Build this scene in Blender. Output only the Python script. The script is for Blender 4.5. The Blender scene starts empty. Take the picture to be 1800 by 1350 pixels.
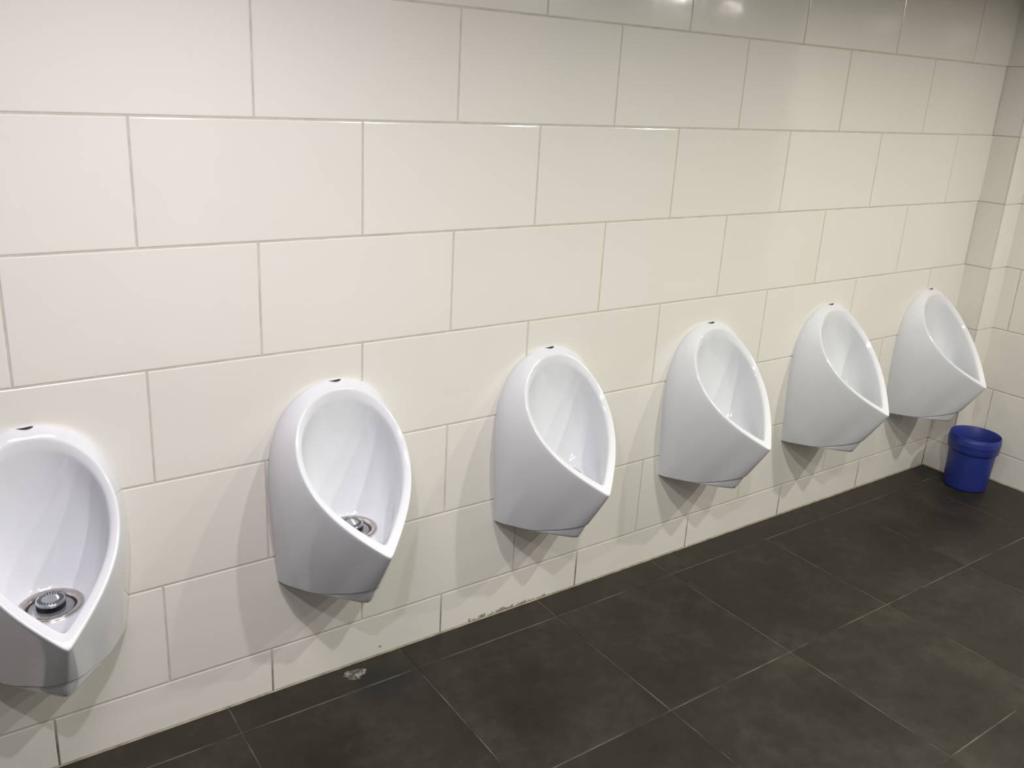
import bpy, bmesh, math, random
import numpy as np
from mathutils import Vector, Matrix

scene = bpy.context.scene
random.seed(7)

# ------------------------------------------------------------------ camera
CAM = Vector((-0.17372, -2.21961, 1.82965))
R_ = Vector((0.82415974, -0.56405246, 0.05104446))
U_ = Vector((0.13136116, 0.27804783, 0.95154277))
F_ = Vector((0.55091285, 0.77751799, -0.30325041))
cam = bpy.data.cameras.new('camera')
cam_ob = bpy.data.objects.new('camera', cam)
scene.collection.objects.link(cam_ob)
m = Matrix((R_, U_, -F_)).transposed().to_4x4()
m.translation = CAM
cam_ob.matrix_world = m
cam.sensor_width = 36.0
cam.lens = 1533.65 / 1800 * 36
cam.shift_x = (900 - 881.29) / 1800
cam.shift_y = -(675 - 636.46) / 1800
cam.clip_start = 0.05
scene.camera = cam_ob

# ------------------------------------------------------------------ light, exposure
scene.view_settings.view_transform = 'Standard'
scene.view_settings.look = 'None'
scene.view_settings.gamma = 1.0
scene.view_settings.use_curve_mapping = False
scene.view_settings.exposure = 0.20

CEIL = 2.41
world = bpy.data.worlds.new('world')
scene.world = world
world.use_nodes = True
world.node_tree.nodes['Background'].inputs[0].default_value = (1, 0.95, 0.88, 1)
world.node_tree.nodes['Background'].inputs[1].default_value = 0.0


def area(name, loc, size, power, color, shape='DISK', size_y=None, spread=180):
    l = bpy.data.lights.new(name, 'AREA')
    l.shape = shape
    l.size = size
    if size_y:
        l.size_y = size_y
    l.energy = power
    l.color = color
    l.spread = math.radians(spread)
    o = bpy.data.objects.new(name, l)
    scene.collection.objects.link(o)
    o.location = loc
    return o


LAMPS = [(-0.13, -1.78), (0.85, -1.78), (1.83, -1.78), (2.81, -1.78), (3.79, -1.78), (4.62, -2.12)]
LCOL = [(1, .92, 1.0), (1, .97, .94), (.98, 1.0, .87), (1, .98, .86), (1, .915, .86), (1, .90, .86)]
LPOW = [14, 18, 20.5, 21.5, 25, 4.5]
for (x, y), c, pw in zip(LAMPS, LCOL, LPOW):
    area('downlight_lamp', (x, y, CEIL - 0.012), 0.055, pw, c, spread=176)
# soft fill added out of view to brighten the upper left wall
area('added_fill', (0.25, -0.95, CEIL - 0.03), 0.6, 14, (1, .92, 1.0), 'RECTANGLE', 0.2)


# ------------------------------------------------------------------ materials
def mat(name):
    mm = bpy.data.materials.new(name)
    mm.use_nodes = True
    nt = mm.node_tree
    return mm, nt, nt.nodes['Principled BSDF']


def node(nt, kind, **kw):
    n = nt.nodes.new(kind)
    for k, v in kw.items():
        setattr(n, k, v)
    return n


def ramp(nt, fac, stops):
    r = node(nt, 'ShaderNodeValToRGB')
    e = r.color_ramp.elements
    while len(e) < len(stops):
        e.new(0.5)
    for i, (p, c) in enumerate(stops):
        e[i].position = p
        e[i].color = (*c, 1) if len(c) == 3 else c
    nt.links.new(fac, r.inputs[0])
    return r.outputs[0]


def noise(nt, vec, scale, detail=3, rough=0.5):
    n = node(nt, 'ShaderNodeTexNoise')
    n.inputs['Scale'].default_value = scale
    n.inputs['Detail'].default_value = detail
    n.inputs['Roughness'].default_value = rough
    if vec is not None:
        nt.links.new(vec, n.inputs['Vector'])
    return n.outputs['Fac']


def math_(nt, op, a, b=None, c=None):
    n = node(nt, 'ShaderNodeMath', operation=op)
    for i, v in enumerate((a, b, c)):
        if v is None:
            continue
        if isinstance(v, (int, float)):
            n.inputs[i].default_value = v
        else:
            nt.links.new(v, n.inputs[i])
    return n.outputs[0]


def mapr(nt, v, a, b, c, d):
    n = node(nt, 'ShaderNodeMapRange')
    nt.links.new(v, n.inputs[0])
    for i, x in enumerate((a, b, c, d)):
        n.inputs[i + 1].default_value = x
    return n.outputs[0]


def mix(nt, fac, a, b):
    n = node(nt, 'ShaderNodeMix', data_type='RGBA')
    if isinstance(fac, (int, float)):
        n.inputs[0].default_value = fac
    else:
        nt.links.new(fac, n.inputs[0])
    for i, v in ((6, a), (7, b)):
        if isinstance(v, tuple):
            n.inputs[i].default_value = (*v, 1)
        else:
            nt.links.new(v, n.inputs[i])
    return n.outputs[2]


def bump(nt, bsdf, h, strength, dist):
    b = node(nt, 'ShaderNodeBump')
    b.inputs['Strength'].default_value = strength
    b.inputs['Distance'].default_value = dist
    nt.links.new(h, b.inputs['Height'])
    nt.links.new(b.outputs[0], bsdf.inputs['Normal'])


def wpos(nt):
    g = node(nt, 'ShaderNodeNewGeometry')
    s = node(nt, 'ShaderNodeSeparateXYZ')
    nt.links.new(g.outputs['Position'], s.inputs[0])
    return g.outputs['Position'], s.outputs[0], s.outputs[1], s.outputs[2]


# glazed wall tile
M_TILE, nt, b = mat('glazed_white_tile')
P, X, Y, Z = wpos(nt)
oi = node(nt, 'ShaderNodeObjectInfo')
v = mapr(nt, oi.outputs['Random'], 0, 1, 0.0, 1.0)
base = mix(nt, v, (.742, .722, .662), (.758, .738, .683))
base = mix(nt, mapr(nt, noise(nt, P, 3.0, 2), .35, .65, 0, .5), base, (.775, .752, .70))
# ragged dirt left along the foot of the wall
edge = noise(nt, P, 42, 5, .75)
hgt = mapr(nt, edge, .42, .70, .002, .027)
zone = math_(nt, 'MULTIPLY', math_(nt, 'GREATER_THAN', X, 1.315), math_(nt, 'LESS_THAN', X, 1.66))
low = math_(nt, 'LESS_THAN', Z, hgt)
chip = math_(nt, 'MULTIPLY', zone, low)
speck = noise(nt, P, 150, 2, .6)
sp = math_(nt, 'MULTIPLY', math_(nt, 'GREATER_THAN', speck, .70), math_(nt, 'LESS_THAN', Z, .05))
sp = math_(nt, 'MULTIPLY', sp, math_(nt, 'MULTIPLY', math_(nt, 'GREATER_THAN', X, 1.45), math_(nt, 'LESS_THAN', X, 1.60)))
dot = node(nt, 'ShaderNodeVectorMath', operation='DISTANCE')
nt.links.new(P, dot.inputs[0])
dot.inputs[1].default_value = (0.967, 0, 0.030)
d1 = math_(nt, 'LESS_THAN', dot.outputs['Value'], math_(nt, 'MULTIPLY_ADD', edge, .008, .0))
dirt = math_(nt, 'MAXIMUM', math_(nt, 'MAXIMUM', chip, sp), d1)
base = mix(nt, math_(nt, 'MULTIPLY', dirt, .8), base, (.16, .13, .085))
nt.links.new(base, b.inputs['Base Color'])
b.inputs['Roughness'].default_value = .11
b.inputs['IOR'].default_value = 1.5
bump(nt, b, noise(nt, P, 5.0, 2), .10, .02)

# wall grout, dirtier near the floor
M_GROUT, nt, b = mat('wall_grout')
P, X, Y, Z = wpos(nt)
g = mapr(nt, noise(nt, P, 14, 3, .6), .35, .65, 0, 1)
c = mix(nt, g, (.50, .47, .41), (.60, .57, .50))
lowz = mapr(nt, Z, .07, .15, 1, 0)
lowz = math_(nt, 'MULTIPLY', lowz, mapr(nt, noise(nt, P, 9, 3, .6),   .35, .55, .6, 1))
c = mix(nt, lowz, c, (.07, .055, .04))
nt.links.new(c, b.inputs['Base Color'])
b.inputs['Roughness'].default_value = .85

# floor tile
M_FLOOR, nt, b = mat('dark_floor_tile')
P, X, Y, Z = wpos(nt)
oi = node(nt, 'ShaderNodeObjectInfo')
off = node(nt, 'ShaderNodeVectorMath', operation='ADD')
nt.links.new(P, off.inputs[0])
sc = node(nt, 'ShaderNodeCombineXYZ')
nt.links.new(math_(nt, 'MULTIPLY', oi.outputs['Random'], 37.0), sc.inputs[2])
nt.links.new(sc.outputs[0], off.inputs[1])
n1 = noise(nt, off.outputs[0], 3.2, 6, .62)
n2 = noise(nt, off.outputs[0], 22, 4, .65)
n3 = noise(nt, off.outputs[0], 160, 2, .6)
f = math_(nt, 'ADD', math_(nt, 'MULTIPLY', n1, .62), math_(nt, 'ADD', math_(nt, 'MULTIPLY', n2, .28), math_(nt, 'MULTIPLY', n3, .10)))
c = ramp(nt, f, [(.35, (.0125, .0108, .0070)), (.5, (.0212, .0182, .0124)), (.65, (.039, .0335, .0245))])
# damp patch on the floor under the second urinal
dd = node(nt, 'ShaderNodeVectorMath', operation='DISTANCE')
nt.links.new(P, dd.inputs[0])
dd.inputs[1].default_value = (.915, -.135, 0)
wet = math_(nt, 'ADD', dd.outputs['Value'], math_(nt, 'MULTIPLY', math_(nt, 'SUBTRACT', noise(nt, P, 11, 3), .5), .13))
wetm = mapr(nt, wet, .06, .14, 1, 0)
c = mix(nt, math_(nt, 'MULTIPLY', wetm, .85), c, (.0125, .0115, .0105))
nt.links.new(c, b.inputs['Base Color'])
ro = mapr(nt, n1, .3, .7, .42, .60)
nt.links.new(math_(nt, 'SUBTRACT', ro, math_(nt, 'MULTIPLY', wetm, .08)), b.inputs['Roughness'])
b.inputs['Specular IOR Level'].default_value = .35
bump(nt, b, n2, .12, .004)

M_FGROUT, nt, b = mat('floor_grout')
P, X, Y, Z = wpos(nt)
g = mapr(nt, noise(nt, P, 4.5, 4, .6), .40, .60, 0, 1)
c = mix(nt, g, (.030, .025, .019), (.17, .145, .11))
nt.links.new(c, b.inputs['Base Color'])
b.inputs['Roughness'].default_value = .9

# vitreous china
M_CHINA, nt, b = mat('white_vitreous_china')
tc = node(nt, 'ShaderNodeTexCoord')
n = noise(nt, tc.outputs['Object'], 9, 2)
c = mix(nt, mapr(nt, n, .3, .7, 0, 1), (.705, .725, .755), (.725, .74, .77))
nt.links.new(c, b.inputs['Base Color'])
b.inputs['Roughness'].default_value = .08
b.inputs['IOR'].default_value = 1.52
b.inputs['Coat Weight'].default_value = .2
b.inputs['Coat Roughness'].default_value = .04
bump(nt, b, n, .03, .01)


def simple(name, col, rough, metal=0.0, nscale=40, var=.12):
    mm, nt, b = mat(name)
    tc = node(nt, 'ShaderNodeTexCoord')
    n = noise(nt, tc.outputs['Object'], nscale, 3)
    c = mix(nt, mapr(nt, n, .3, .7, 0, 1), tuple(x * (1 - var) for x in col), tuple(min(1, x * (1 + var)) for x in col))
    nt.links.new(c, b.inputs['Base Color'])
    b.inputs['Roughness'].default_value = rough
    b.inputs['Metallic'].default_value = metal
    return mm


M_STEEL = simple('brushed_steel', (.58, .54, .50), .24, 1.0, 120)
M_CHROME = simple('grey_chrome', (.50, .53, .54), .22, 1.0, 80, .05)
M_PLATE = simple('grey_plate', (.34, .34, .36), .25, .6, 60)
M_BLACK = simple('black_rubber', (.012, .012, .014), .45)
M_SLOTDARK = simple('dark_slot', (.02, .018, .022), .5)
M_SEAM = simple('seam_shade_grey', (.17, .165, .155), .7)
M_BLUE, nt, b = mat('blue_plastic')
tc = node(nt, 'ShaderNodeTexCoord')
n = noise(nt, tc.outputs['Object'], 16, 4)
c = mix(nt, mapr(nt, n, .3, .7, 0, 1), (.014, .027, .18), (.020, .037, .23))
nt.links.new(c, b.inputs['Base Color'])
b.inputs['Roughness'].default_value = .42
bump(nt, b, noise(nt, tc.outputs['Object'], 90, 2), .08, .002)
M_PAINT = simple('grey_paint', (.44, .44, .43), .6, 0, 5, .02)
M_BLOTCH, nt, b = mat('whitish_blotch')
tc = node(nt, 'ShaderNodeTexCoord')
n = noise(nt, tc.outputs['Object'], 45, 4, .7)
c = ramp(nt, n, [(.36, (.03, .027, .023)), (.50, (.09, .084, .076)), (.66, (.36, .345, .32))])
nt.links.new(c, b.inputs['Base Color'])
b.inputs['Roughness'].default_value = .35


# ------------------------------------------------------------------ helpers
def obj(name, mesh, material=None, parent=None, loc=None):
    o = bpy.data.objects.new(name, mesh)
    scene.collection.objects.link(o)
    if material and not mesh.materials:
        mesh.materials.append(material)
    if parent:
        o.parent = parent
    if loc is not None:
        o.location = loc
    return o


def mesh_from(name, verts, faces, smooth=False):
    me = bpy.data.meshes.new(name)
    me.from_pydata([tuple(map(float, q)) for q in verts], [], faces)
    me.validate()
    bm = bmesh.new()
    bm.from_mesh(me)
    bmesh.ops.remove_doubles(bm, verts=bm.verts, dist=1e-6)
    bmesh.ops.recalc_face_normals(bm, faces=bm.faces)
    bm.to_mesh(me)
    bm.free()
    if smooth:
        me.shade_smooth()
    return me


def box_mesh(name, a, b_):
    x0, y0, z0 = a
    x1, y1, z1 = b_
    vs = [(x0, y0, z0), (x1, y0, z0), (x1, y1, z0), (x0, y1, z0), (x0, y0, z1), (x1, y0, z1), (x1, y1, z1), (x0, y1, z1)]
    fs = [(0, 3, 2, 1), (4, 5, 6, 7), (0, 1, 5, 4), (1, 2, 6, 5), (2, 3, 7, 6), (3, 0, 4, 7)]
    return mesh_from(name, vs, fs)


def box(name, a, b_, material, parent=None, structure=False):
    """box whose object origin stands at the foot of the box"""
    ox, oy, oz = (a[0] + b_[0]) / 2, (a[1] + b_[1]) / 2, a[2]
    me = box_mesh(name, (a[0] - ox, a[1] - oy, 0), (b_[0] - ox, b_[1] - oy, b_[2] - oz))
    o = obj(name, me, material, parent, (ox, oy, oz))
    if structure:
        o['kind'] = 'structure'
    return o


_tiles = {}


def tile_mesh(w, h, t, bev, drop, material):
    """slab in local XY (w x h), front face +Z at 0, eased edges"""
    key = (round(w, 4), round(h, 4), t, bev, material.name)
    if key in _tiles:
        return _tiles[key]
    x, y = w / 2, h / 2
    bv = min(bev, x * .4, y * .4)
    vs = []
    for (dx, z) in ((0, -t), (0, -drop), (bv * .4, -drop * .3), (bv, 0)):
        vs += [(-x + dx, -y + dx, z), (x - dx, -y + dx, z), (x - dx, y - dx, z), (-x + dx, y - dx, z)]
    fs = []
    for k in range(3):
        for i in range(4):
            j = (i + 1) % 4
            fs.append((4 * k + i, 4 * k + j, 4 * k + 4 + j, 4 * k + 4 + i))
    fs.append((12, 13, 14, 15))
    me = mesh_from('tile', vs, fs)
    me.materials.append(material)
    _tiles[key] = me
    return me


def lathe(name, prof, n=48, smooth=True):
    """closed or open profile of (radius, z) revolved about Z"""
    vs, fs = [], []
    for r, z in prof:
        for i in range(n):
            a = 2 * math.pi * i / n
            vs.append((r * math.cos(a), r * math.sin(a), z))
    for k in range(len(prof) - 1):
        for i in range(n):
            j = (i + 1) % n
            fs.append((k * n + i, k * n + j, (k + 1) * n + j, (k + 1) * n + i))
    return mesh_from(name, vs, fs, smooth)


# ------------------------------------------------------------------ setting
W, H, Z0 = 0.6, 0.31228, 0.15458
GAP = 0.0055
XR = 4.205            # corner boxing
XE, YE = 4.35, -0.13  # end wall behind the boxing
XL = -1.8

wall_back = box('wall_back', (XL, 0.0016, -0.05), (XE + .2, 0.14, CEIL), M_GROUT, structure=True)
wall_corner = box('wall_corner', (XR + .0016, YE + .0016, -0.05), (XE + .15, -0.0005, CEIL), M_GROUT, structure=True)
wall_right = box('wall_right', (XE + .0016, -1.30, -0.05), (XE + .14, YE - .0005, CEIL), M_GROUT, structure=True)

ROT_BACK = Matrix(((1, 0, 0), (0, 0, -1), (0, 1, 0)))          # tile +Z faces -Y, tile Y up
ROT_RIGHT = Matrix(((0, 0, -1), (-1, 0, 0), (0, 1, 0)))        # tile +Z faces -X


def rows():
    zs = [0.0, Z0] + [Z0 + i * H for i in range(1, 8)]
    out = []
    for i in range(len(zs)):
        lo = zs[i]
        hi = zs[i + 1] if i + 1 < len(zs) else CEIL
        hi = min(hi, CEIL)
        if hi - lo > 0.02:
            out.append((i, lo + GAP / 2, hi - GAP / 2))
    return out


def put_tile(parent, rot, centre, w, h, t=0.009, bev=.0028, drop=.0012):
    o = bpy.data.objects.new('tile', tile_mesh(w, h, t, bev, drop, M_TILE))
    scene.collection.objects.link(o)
    o.parent = parent
    mw = rot.to_4x4()
    mw.translation = Vector(centre)
    o.matrix_parent_inverse = Matrix.Translation(-parent.location)
    o.matrix_basis = mw
    return o


for i, lo, hi in rows():
    ph = 0.0 if i % 2 == 0 else 0.5
    k = math.floor(XL / W) - 1
    while True:
        x0 = (k + ph) * W
        x1 = x0 + W
        k += 1
        if x0 > XR:
            break
        a = max(x0, XL) + GAP / 2
        b_ = min(x1 - GAP / 2, XR + .004)
        if b_ - a < 0.02:
            continue
        put_tile(wall_back, ROT_BACK, ((a + b_) / 2, 0, (lo + hi) / 2), b_ - a, hi - lo)
for i, lo, hi in rows():
    # two narrow cut pieces on the boxing
    put_tile(wall_corner, ROT_RIGHT, (XR, (YE + .0012) / 2 + .0006, (lo + hi) / 2), -YE, hi - lo, .009, .0008, .0005)
    put_tile(wall_corner, ROT_BACK, ((XR + XE + .004) / 2, YE, (lo + hi) / 2), XE - XR + .004, hi - lo, .009, .0008, .0005)
    y = -0.203 if i % 2 == 1 else -0.203 - .3
    if i == 0:
        y = -0.503
    ys = [YE + .002 + GAP / 2, y]
    while ys[-1] > -1.29:
        ys.append(max(ys[-1] - W, -1.30))
    for y1, y0 in zip(ys[:-1], ys[1:]):
        a, b_ = y0 + GAP / 2, y1 - GAP / 2
        if b_ - a > .02:
            put_tile(wall_right, ROT_RIGHT, (XE, (a + b_) / 2, (lo + hi) / 2), b_ - a, hi - lo)

FW, FX, FY = 0.57906, 0.4598, 0.12617
floor = box('floor', (XL - .1, -3.6, -0.12), (6.2, 0.13, -0.0014), M_FGROUT, structure=True)
FGAP = 0.0035
yl = [.0015, -FY] + [-FY - i * FW for i in range(1, 7)]
for j in range(len(yl) - 1):
    y1, y0 = yl[j], max(yl[j + 1], -3.6)
    k = -4
    while True:
        x0 = FX + k * FW
        x1 = x0 + FW
        k += 1
        if x0 > 6.1:
            break
        a = max(x0, XL) + FGAP / 2
        xe = XR + .0 if j == 0 else (XE - .001 if y0 > -1.3 else 6.2)
        b_ = min(x1, xe) - FGAP / 2
        if b_ - a < .02:
            continue
        h = y1 - y0 - FGAP
        o = bpy.data.objects.new('floor_tile', tile_mesh(b_ - a, h, .01, .0015, .0008, M_FLOOR))
        scene.collection.objects.link(o)
        o.parent = floor
        o.matrix_parent_inverse = Matrix.Translation(-floor.location)
        o.location = ((a + b_) / 2, (y0 + y1) / 2, 0)

M_SEALANT = simple('tan_sealant', (.30, .26, .19), .8, 0, 30, .35)
def strip(name, parent, p, q, n, w):
    p, q, n = Vector(p), Vector(q), Vector(n)
    up = Vector((0, 0, w))
    vs = [p, p + n * w, p + up, q, q + n * w, q + up]
    o = obj(name, mesh_from(name, [v - parent.location for v in vs], [(0, 1, 2), (3, 5, 4), (1, 4, 5, 2), (0, 3, 4, 1), (0, 2, 5, 3)]), M_SEALANT, parent)
    return o


strip('floor_joint', wall_back, (XL, 0, 0), (XR, 0, 0), (0, -1, 0), .0035)
strip('floor_joint', wall_corner, (XR, 0, 0), (XR, YE, 0), (-1, 0, 0), .0035)
strip('floor_joint', wall_right, (XE, YE, 0), (XE, -1.30, 0), (-1, 0, 0), .0035)

ceiling = box('ceiling', (XL - .1, -3.6, CEIL), (6.2, 0.14, CEIL + .1), M_PAINT, structure=True)
box('wall_left', (XL - .12, -3.6, -.05), (XL, 0.14, CEIL), M_PAINT, structure=True)
box('wall_front', (XL - .12, -3.72, -.05), (6.2, -3.6, CEIL), M_PAINT, structure=True)
box('wall_far', (6.2, -3.72, -.05), (6.3, -1.0, CEIL), M_PAINT, structure=True)
box('wall_return', (XE + .14, -1.30, -.05), (6.3, -1.18, CEIL), M_PAINT, structure=True)
ring = lathe('light_trim', [(.036, 0), (.05, 0), (.052, -.006), (.047, -.009), (.037, -.006), (.036, 0)], 32)
for x, y in LAMPS:
    obj('light_trim', ring, M_STEEL, ceiling, None)
    o = scene.collection.objects[-1]
    o.matrix_parent_inverse = Matrix.Translation(-ceiling.location)
    o.location = (x, y, CEIL - .002)


# ------------------------------------------------------------------ urinal geometry
# local frame: x sideways, d = distance out of the wall (y = -d), z height above the floor
def resample(pts, n):
    """n points by arc length along a Catmull-Rom curve through pts"""
    pts = np.array(pts, float)
    P_ = np.vstack([2 * pts[0] - pts[1], pts, 2 * pts[-1] - pts[-2]])
    fine = []
    for i in range(1, len(P_) - 2):
        for t in np.linspace(0, 1, 24, endpoint=False):
            p0, p1, p2, p3 = P_[i - 1:i + 3]
            fine.append(.5 * (2 * p1 + (p2 - p0) * t + (2 * p0 - 5 * p1 + 4 * p2 - p3) * t * t + (3 * p1 - p0 - 3 * p2 + p3) * t ** 3))
    fine.append(pts[-1])
    fine = np.array(fine)
    s = np.r_[0, np.cumsum(np.linalg.norm(np.diff(fine, axis=0), axis=1))]
    q = np.linspace(0, s[-1], n)
    return np.stack([np.interp(q, s, fine[:, k]) for k in range(3)], 1)


M1, M2 = 26, 38
M = M1 + M2
EDGE = [(0, .277, .452), (.022, .258, .440), (.045, .225, .423), (.074, .175, .402), (.103, .139, .391), (.126, .110, .388), (.153, .067, .387),
        (.173, .032, .386), (.184, 0, .385)]
WALL = [(.184, 0, .385), (.193, 0, .50), (.201, 0, .62), (.204, 0, .71), (.199, 0, .79), (.186, 0, .848), (.165, 0, .900),
        (.130, 0, .945), (.088, 0, .974), (.042, 0, .991), (0, 0, .996)]
O = np.vstack([resample(EDGE, M1 + 1), resample(WALL, M2 + 1)[1:]])
RL = .4966


def wid(t, full=.165):
    if t < .21:
        return full * math.sqrt(max(0, 1 - ((.21 - t) / .21) ** 2))
    s = max(RL - t, 1e-6)
    return full * (1 - ((t - .21) / (RL - .21)) ** 2.12) * math.sqrt(s * s + 2 * s * .0045 * math.exp(-s / .03)) / s


def rim_dz(t):
    v = t / RL
    return .035 + .334 * v - .037 * 4 * v * (1 - v), .972 - .374 * v


def tpar(j):
    if j <= M1:
        return RL - (RL - .33) * (j / M1) ** 1.45
    return .33 * (1 - (j - M1) / M2) ** 1.7


Rm = np.array([(wid(tpar(j)), *rim_dz(tpar(j))) for j in range(M + 1)])
Rm[0, 0] = 0
Rm[-1, 0] = 0
NOUT = np.array([0, .739, .673])
In = []
for j in range(M + 1):
    t = tpar(j)
    ti = .024 + t / RL * (.462 - .024)
    d, z = rim_dz(ti)
    In.append((wid(t, .144), d, z))
In = np.array(In) - NOUT * np.interp(np.arange(M + 1) / M, [0, .15, .5, 1], [.003, .006, .011, .013])[:, None]
In[0, 0] = 0
In[-1, 0] = 0
DR_D, DR_Z, DR_R = .120, .570, .0705


def bez(p0, p1, p2, p3, u):
    return (1 - u) ** 3 * p0 + 3 * u * (1 - u) ** 2 * p1 + 3 * u * u * (1 - u) * p2 + u ** 3 * p3


def unit(v):
    n = np.linalg.norm(v)
    return v / n if n > 1e-9 else v


def lerp_tab(s, tab):
    xs, ys = zip(*tab)
    return float(np.interp(s, xs, ys))


columns = []
for j in range(M + 1):
    s = j / M
    p0, p3 = O[j], Rm[j]
    ch = p3 - p0
    L_ = np.linalg.norm(ch)
    # outward sideways direction of the body here
    cen = np.array([0, .10, .70])
    if j <= M1:
        out = unit(np.array([O[j][0] * 1.0, (O[j][1]) * 1.0, 0.0]))
    else:
        a = (j - M1) / M2
        out = unit(np.array([O[j][0], .0, max(0, O[j][2] - .72) * 1.2]))
        if j == M:
            out = np.array([0, 0, 1.0])
        e0 = unit(np.array([O[M1][0], 0.02, 0.0]))
        k = min(1, a * 4)
        out = unit(out * k + e0 * (1 - k))
    b1 = lerp_tab(s, [(0, .002), (.2, .001), (.40, .011), (.55, .020), (.7, .024), (.9, .017), (1, .006)])
    b2 = lerp_tab(s, [(0, .002), (.2, .002), (.40, .012), (.55, .024), (.7, .027), (.9, .018), (1, .006)])
    p1 = p0 + ch * .33 + out * b1
    p2 = p0 + ch * .68 + out * b2
    if j > M1:
        p1[1] = max(p1[1], .012)
    col = [bez(p0, p1, p2, p3, u) for u in np.linspace(0, .94, 15)]
    tin = unit(p3 - col[-1])
    tb = unit(In[j] - p3)
    r = .007
    q0, q2 = p3 - tin * min(r, L_ * .05), p3 + tb * r
    for u in (.0, .3, .5, .7, 1):
        col.append((1 - u) ** 2 * q0 + 2 * u * (1 - u) * p3 + u * u * q2)
    # flat rim, then bowl
    i0 = In[j]
    ang = math.pi * s ** 1.0
    Fp = np.array([DR_R * math.sin(ang), DR_D + DR_R * math.cos(ang), DR_Z])
    rad = np.array([math.sin(ang), math.cos(ang), 0])
    k1 = lerp_tab(s, [(0, .045), (.2, .085), (.4, .13), (.6, .15), (.8, .15), (1, .13)])
    m2 = lerp_tab(s, [(0, .10), (.3, .075), (.5, .055), (.75, .035), (1, .03)])
    c1 = i0 - NOUT * k1
    c1[2] -= lerp_tab(s, [(0, 0), (.6, 0), (1, .08)])
    c1[1] = max(c1[1], .012)
    c2 = Fp + rad * m2
    c2[1] = max(c2[1], .02)
    c2[2] += .002
    bowl = [bez(i0, c1, c2, Fp, u) for u in np.linspace(0, 1, 19)]
    tb2 = unit(bowl[1] - i0)
    r = .010
    q0, q2 = i0 - tb * r, i0 + tb2 * r
    for u in (0, .3, .5, .7, 1):
        col.append((1 - u) ** 2 * q0 + 2 * u * (1 - u) * i0 + u * u * q2)
    col += bowl[1:] if np.linalg.norm(bowl[1] - i0) > r * 1.2 else bowl[2:]
    col.append(Fp + np.array([0, 0, -.012]))
    columns.append(np.array(col))
nr = min(len(c) for c in columns)
cols = []
for c in columns:
    if len(c) > nr:
        c = np.vstack([c[:25], c[26:]]) if len(c) == nr + 1 else c[:nr]
    cols.append(c)
full = cols + [c * np.array([-1, 1, 1]) for c in cols[-2:0:-1]]
nc = len(full)
verts = [(q[0], -max(q[1], 0.0), q[2]) for c in full for q in c]
faces = []
for i in range(nc):
    k = (i + 1) % nc
    for r in range(nr - 1):
        faces.append((i * nr + r, k * nr + r, k * nr + r + 1, i * nr + r + 1))
faces.append(tuple(i * nr + nr - 1 for i in range(nc)))
body_me = mesh_from('body', verts, faces, True)

# lower cover: a nose that closes the underside
lowE = [(0, .234, .383), (.010, .230, .383), (.026, .216, .383), (.053, .187, .383), (.076, .161, .384), (.100, .136, .384), (.123, .108, .384), (.150, .066, .384), (.170, .032, .384), (.181, 0, .384)]
LB = resample(lowE, M1 + 1)
cc = []
for j in range(M1 + 1):
    e = O[j].copy()
    inset = unit(np.array([e[0], e[1] * 1.6, 0])) * .0065
    t0 = e - inset + np.array([0, 0, .012])
    t1 = e - inset + np.array([0, 0, -.0015])
    lb = LB[j]
    mid = (t1 + lb) / 2 + unit(np.array([e[0], e[1] * 1.4, 0])) * .002
    cc.append([t0, t1, t1 * .7 + mid * .3, mid, mid * .25 + lb * .75, lb, lb * np.array([.6, .6, 1])])
fullc = [[q * np.array([-1, 1, 1]) for q in c] for c in cc[:0:-1]] + cc
vv, ff = [], []
n7 = len(cc[0])
for c in fullc:
    vv += [(q[0], -max(q[1], 0), q[2]) for q in c]
for i in range(len(fullc) - 1):
    for r in range(n7 - 1):
        ff.append((i * n7 + r, (i + 1) * n7 + r, (i + 1) * n7 + r + 1, i * n7 + r + 1))
ff.append(tuple(i * n7 + n7 - 1 for i in range(len(fullc))))
cover_me = mesh_from('base_cover', vv, ff, False)
cover_me.shade_smooth()

sv_, sf_ = [], []  # dark strip added in place of the groove's shade between body and cover
ring_ = [O[j] * np.array([sx, 1, 1]) for sx, js in ((-1, range(M1, 0, -1)), (1, range(0, M1 + 1))) for j in js]
for e in ring_:
    o_ = unit(np.array([e[0], e[1] * 1.6, 0]))
    for ins, dz in ((.0012, .004), (.0012, -.0022), (.0085, -.0022), (.0085, .004)):
        q = e - o_ * ins
        sv_.append((q[0], -max(q[1], 0), q[2] + dz))
for i in range(len(ring_) - 1):
    for r in range(4):
        sf_.append((i * 4 + r, (i + 1) * 4 + r, (i + 1) * 4 + (r + 1) % 4, i * 4 + (r + 1) % 4))
seam_me = mesh_from('seam_shade', sv_, sf_, False)

# drain pieces (local origin at the middle of the drain, on the bowl floor)
flange_me = lathe('drain_flange', [(.066, -.004), (.066, .0012), (.0635, .0028), (.056, .0022), (.0515, -.0004), (.0500, -.010)], 64)
gasket_me = lathe('gasket', [(.0502, -.006), (.0478, -.0055), (.0462, -.0065), (.0460, -.010)], 48)
plate_me = lathe('drain_plate', [(.0470, -.011), (.0465, -.0058), (.0440, -.0045), (.030, -.0040), (.0001, -.0040)], 48)
gv, gf = [], []
NG = 28
for k, (z, r0, r1) in enumerate(((-.004, .0290, .0250), (.0045, .0300, .0262), (.0085, .0285, .0260))):
    for i in range(NG * 2):
        a = math.pi * i / NG
        r = r0 if i % 2 == 0 else r1
        gv.append((r * math.cos(a), r * math.sin(a), z))
for k in range(2):
    for i in range(NG * 2):
        j = (i + 1) % (NG * 2)
        gf.append((k * NG * 2 + i, k * NG * 2 + j, (k + 1) * NG * 2 + j, (k + 1) * NG * 2 + i))
gf.append(tuple(2 * NG * 2 + i for i in range(NG * 2)))
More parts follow.
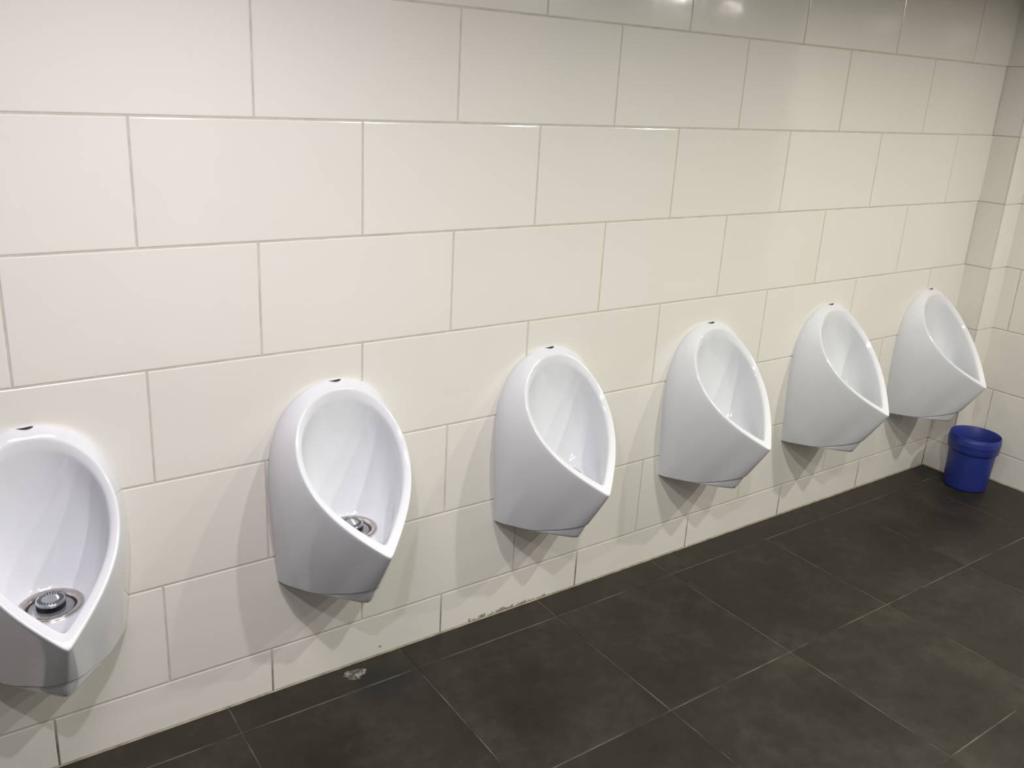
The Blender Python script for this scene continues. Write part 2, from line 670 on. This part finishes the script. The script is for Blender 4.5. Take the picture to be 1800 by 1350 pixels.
skirt_me = mesh_from('ribbed_collar', gv, gf)
cap_me = lathe('drain_cap', [(.0270, .0080), (.0300, .0090), (.0305, .0125), (.0297, .0152), (.0280, .0163), (.012, .0168), (.0001, .0169)], 48)
sv, sf = [], []
for i in range(26):
    a = 2 * math.pi * i / 26
    ca, sa = math.cos(a), math.sin(a)
    for (rr, tt, zz) in ((.0180, -.0008, .0167), (.0268, -.0013, .0164), (.0268, .0013, .0164), (.0180, .0008, .0167)):
        sv.append((rr * ca - tt * sa, rr * sa + tt * ca, zz + .0006))
    sf.append((4 * i, 4 * i + 1, 4 * i + 2, 4 * i + 3))
slots_me = mesh_from('cap_slots', sv, sf)
for me in (flange_me, gasket_me, plate_me, skirt_me, cap_me, slots_me):
    me.transform(Matrix.Scale(1.11, 4))
# dark bracket notch on the ledge at the crown
NB = 15
near = cols[-22:] + [c * np.array([-1, 1, 1]) for c in cols[-2:-23:-1]]


def ledge(x, u):
    q = u * (NB - 1)
    k = min(int(q), NB - 2)
    pts = np.array([c[k] * (1 - (q - k)) + c[k + 1] * (q - k) for c in near])
    o_ = np.argsort(pts[:, 0])
    return np.array([x, np.interp(x, pts[o_, 0], pts[o_, 1]), np.interp(x, pts[o_, 0], pts[o_, 2])])


kv, kf = [], []
K = 16
for i in range(K + 1):
    w_ = -1 + 2 * i / K
    x = .018 * w_
    half = .10 * max(.02, (1 - w_ * w_)) ** .6 * (1 + .55 * w_)
    mid = .36 - .10 * w_ * w_
    for u, lift in ((mid - half, .0012), (mid + half, .0012), (mid + half, -.003), (mid - half, -.003)):
        q = ledge(x, u) + np.array([0, .5, .86]) * lift
        kv.append((q[0], -max(q[1], .0005), q[2]))
for i in range(K):
    for r in range(4):
        kf.append((i * 4 + r, (i + 1) * 4 + r, (i + 1) * 4 + (r + 1) % 4, i * 4 + (r + 1) % 4))
kf += [(0, 1, 2, 3), tuple(K * 4 + r for r in (3, 2, 1, 0))]
notch_me = mesh_from('bracket_notch', kv, kf)

XS = [0.0148, 0.8092, 1.5883, 2.3747, 3.1289, 3.9121]
ULAB = ['white china wall urinal at the left edge, its steel drain cap in full view',
        'white china wall urinal second from the left, drain cap half hidden by its rim',
        'white china wall urinal third from the left, only a sliver of drain showing',
        'white china wall urinal fourth from the left, above the unstained middle tiles',
        'white china wall urinal next to last toward the corner, fifth from the left',
        'farthest white china wall urinal, nearest the corner and the blue bucket']
ULAB[3] = 'white china wall urinal fourth from the left, third before the corner'


def set_label(o, label, cat, group=None):
    o['label'] = label
    o['category'] = cat
    if group:
        o['group'] = group


def copy_tree(o, parent=None):
    c = o.copy()
    scene.collection.objects.link(c)
    if parent:
        c.parent = parent
    for ch in list(o.children):
        copy_tree(ch, c)
    return c


u0 = bpy.data.objects.new('wall_urinal', None)
scene.collection.objects.link(u0)
u0.empty_display_size = .1
BASE = .384
sh = (0, 0, -BASE)
bd = obj('body', body_me, M_CHINA, u0, sh)
obj('base_cover', cover_me, M_CHINA, u0, sh)
obj('seam_shade', seam_me, M_SEAM, u0, sh)['label'] = 'dark grey strip standing for shade in the seam between bowl and lower cover'
obj('bracket_notch', notch_me, M_SLOTDARK, u0, sh)['label'] = 'dark notch at the crown'
dl = (0, -DR_D, DR_Z - BASE)
fl = obj('drain_flange', flange_me, M_STEEL, u0, dl)
fl['label'] = 'round brushed steel drain flange'
obj('gasket', gasket_me, M_BLACK, fl)
obj('drain_plate', plate_me, M_PLATE, u0, dl)
obj('ribbed_collar', skirt_me, M_BLACK, u0, dl)
cp = obj('drain_cap', cap_me, M_CHROME, u0, dl)
cp['label'] = 'grey drain cap with radial slots'
so = obj('cap_slots', slots_me, M_SLOTDARK, cp)
so['kind'] = 'stuff'
for i, x in enumerate(XS):
    u = u0 if i == 0 else copy_tree(u0)
    u.location = (x, 0, BASE)
    set_label(u, ULAB[i], 'urinal', 'row of white wall urinals')

# ------------------------------------------------------------------ bucket
bk = bpy.data.objects.new('bucket', None)
scene.collection.objects.link(bk)
bk.location = (4.150, -.262, 0)
set_label(bk, 'blue plastic bucket standing empty on the floor in the corner', 'bucket')
body = lathe('body', [(.0001, .003), (.085, .003), (.092, .0), (.0965, .003), (.0985, .012), (.108, .205), (.1145, .262), (.1160, .281),
                      (.1145, .2835), (.1125, .281), (.106, .20), (.0965, .014), (.080, .008), (.0001, .008)], 72)
obj('pail', body, M_BLUE, bk)
band = lathe('collar', [(.1070, .199), (.1135, .200), (.1158, .2035), (.1175, .222), (.1186, .240), (.1194, .2415), (.1197, .245), (.1192, .249), (.1192, .262), (.1182, .270), (.1150, .275)], 72)
obj('collar', band, M_BLUE, bk)

# ------------------------------------------------------------------ whitish blotch on the floor
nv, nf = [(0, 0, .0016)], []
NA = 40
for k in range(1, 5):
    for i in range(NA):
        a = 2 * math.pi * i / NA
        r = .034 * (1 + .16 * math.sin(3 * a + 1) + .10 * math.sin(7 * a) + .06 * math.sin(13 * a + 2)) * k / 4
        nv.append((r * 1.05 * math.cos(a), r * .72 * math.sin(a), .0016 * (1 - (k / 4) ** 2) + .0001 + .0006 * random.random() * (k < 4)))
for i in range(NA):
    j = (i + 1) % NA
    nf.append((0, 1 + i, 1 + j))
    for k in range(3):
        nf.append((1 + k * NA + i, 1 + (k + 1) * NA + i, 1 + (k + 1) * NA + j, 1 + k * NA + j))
blotch_ob = obj('floor_blotch', mesh_from('floor_blotch', nv, nf, True), M_BLOTCH, None, (.852, -.052, 0.0002))
set_label(blotch_ob, 'small whitish blotch on the dark floor below the second urinal', 'stain')
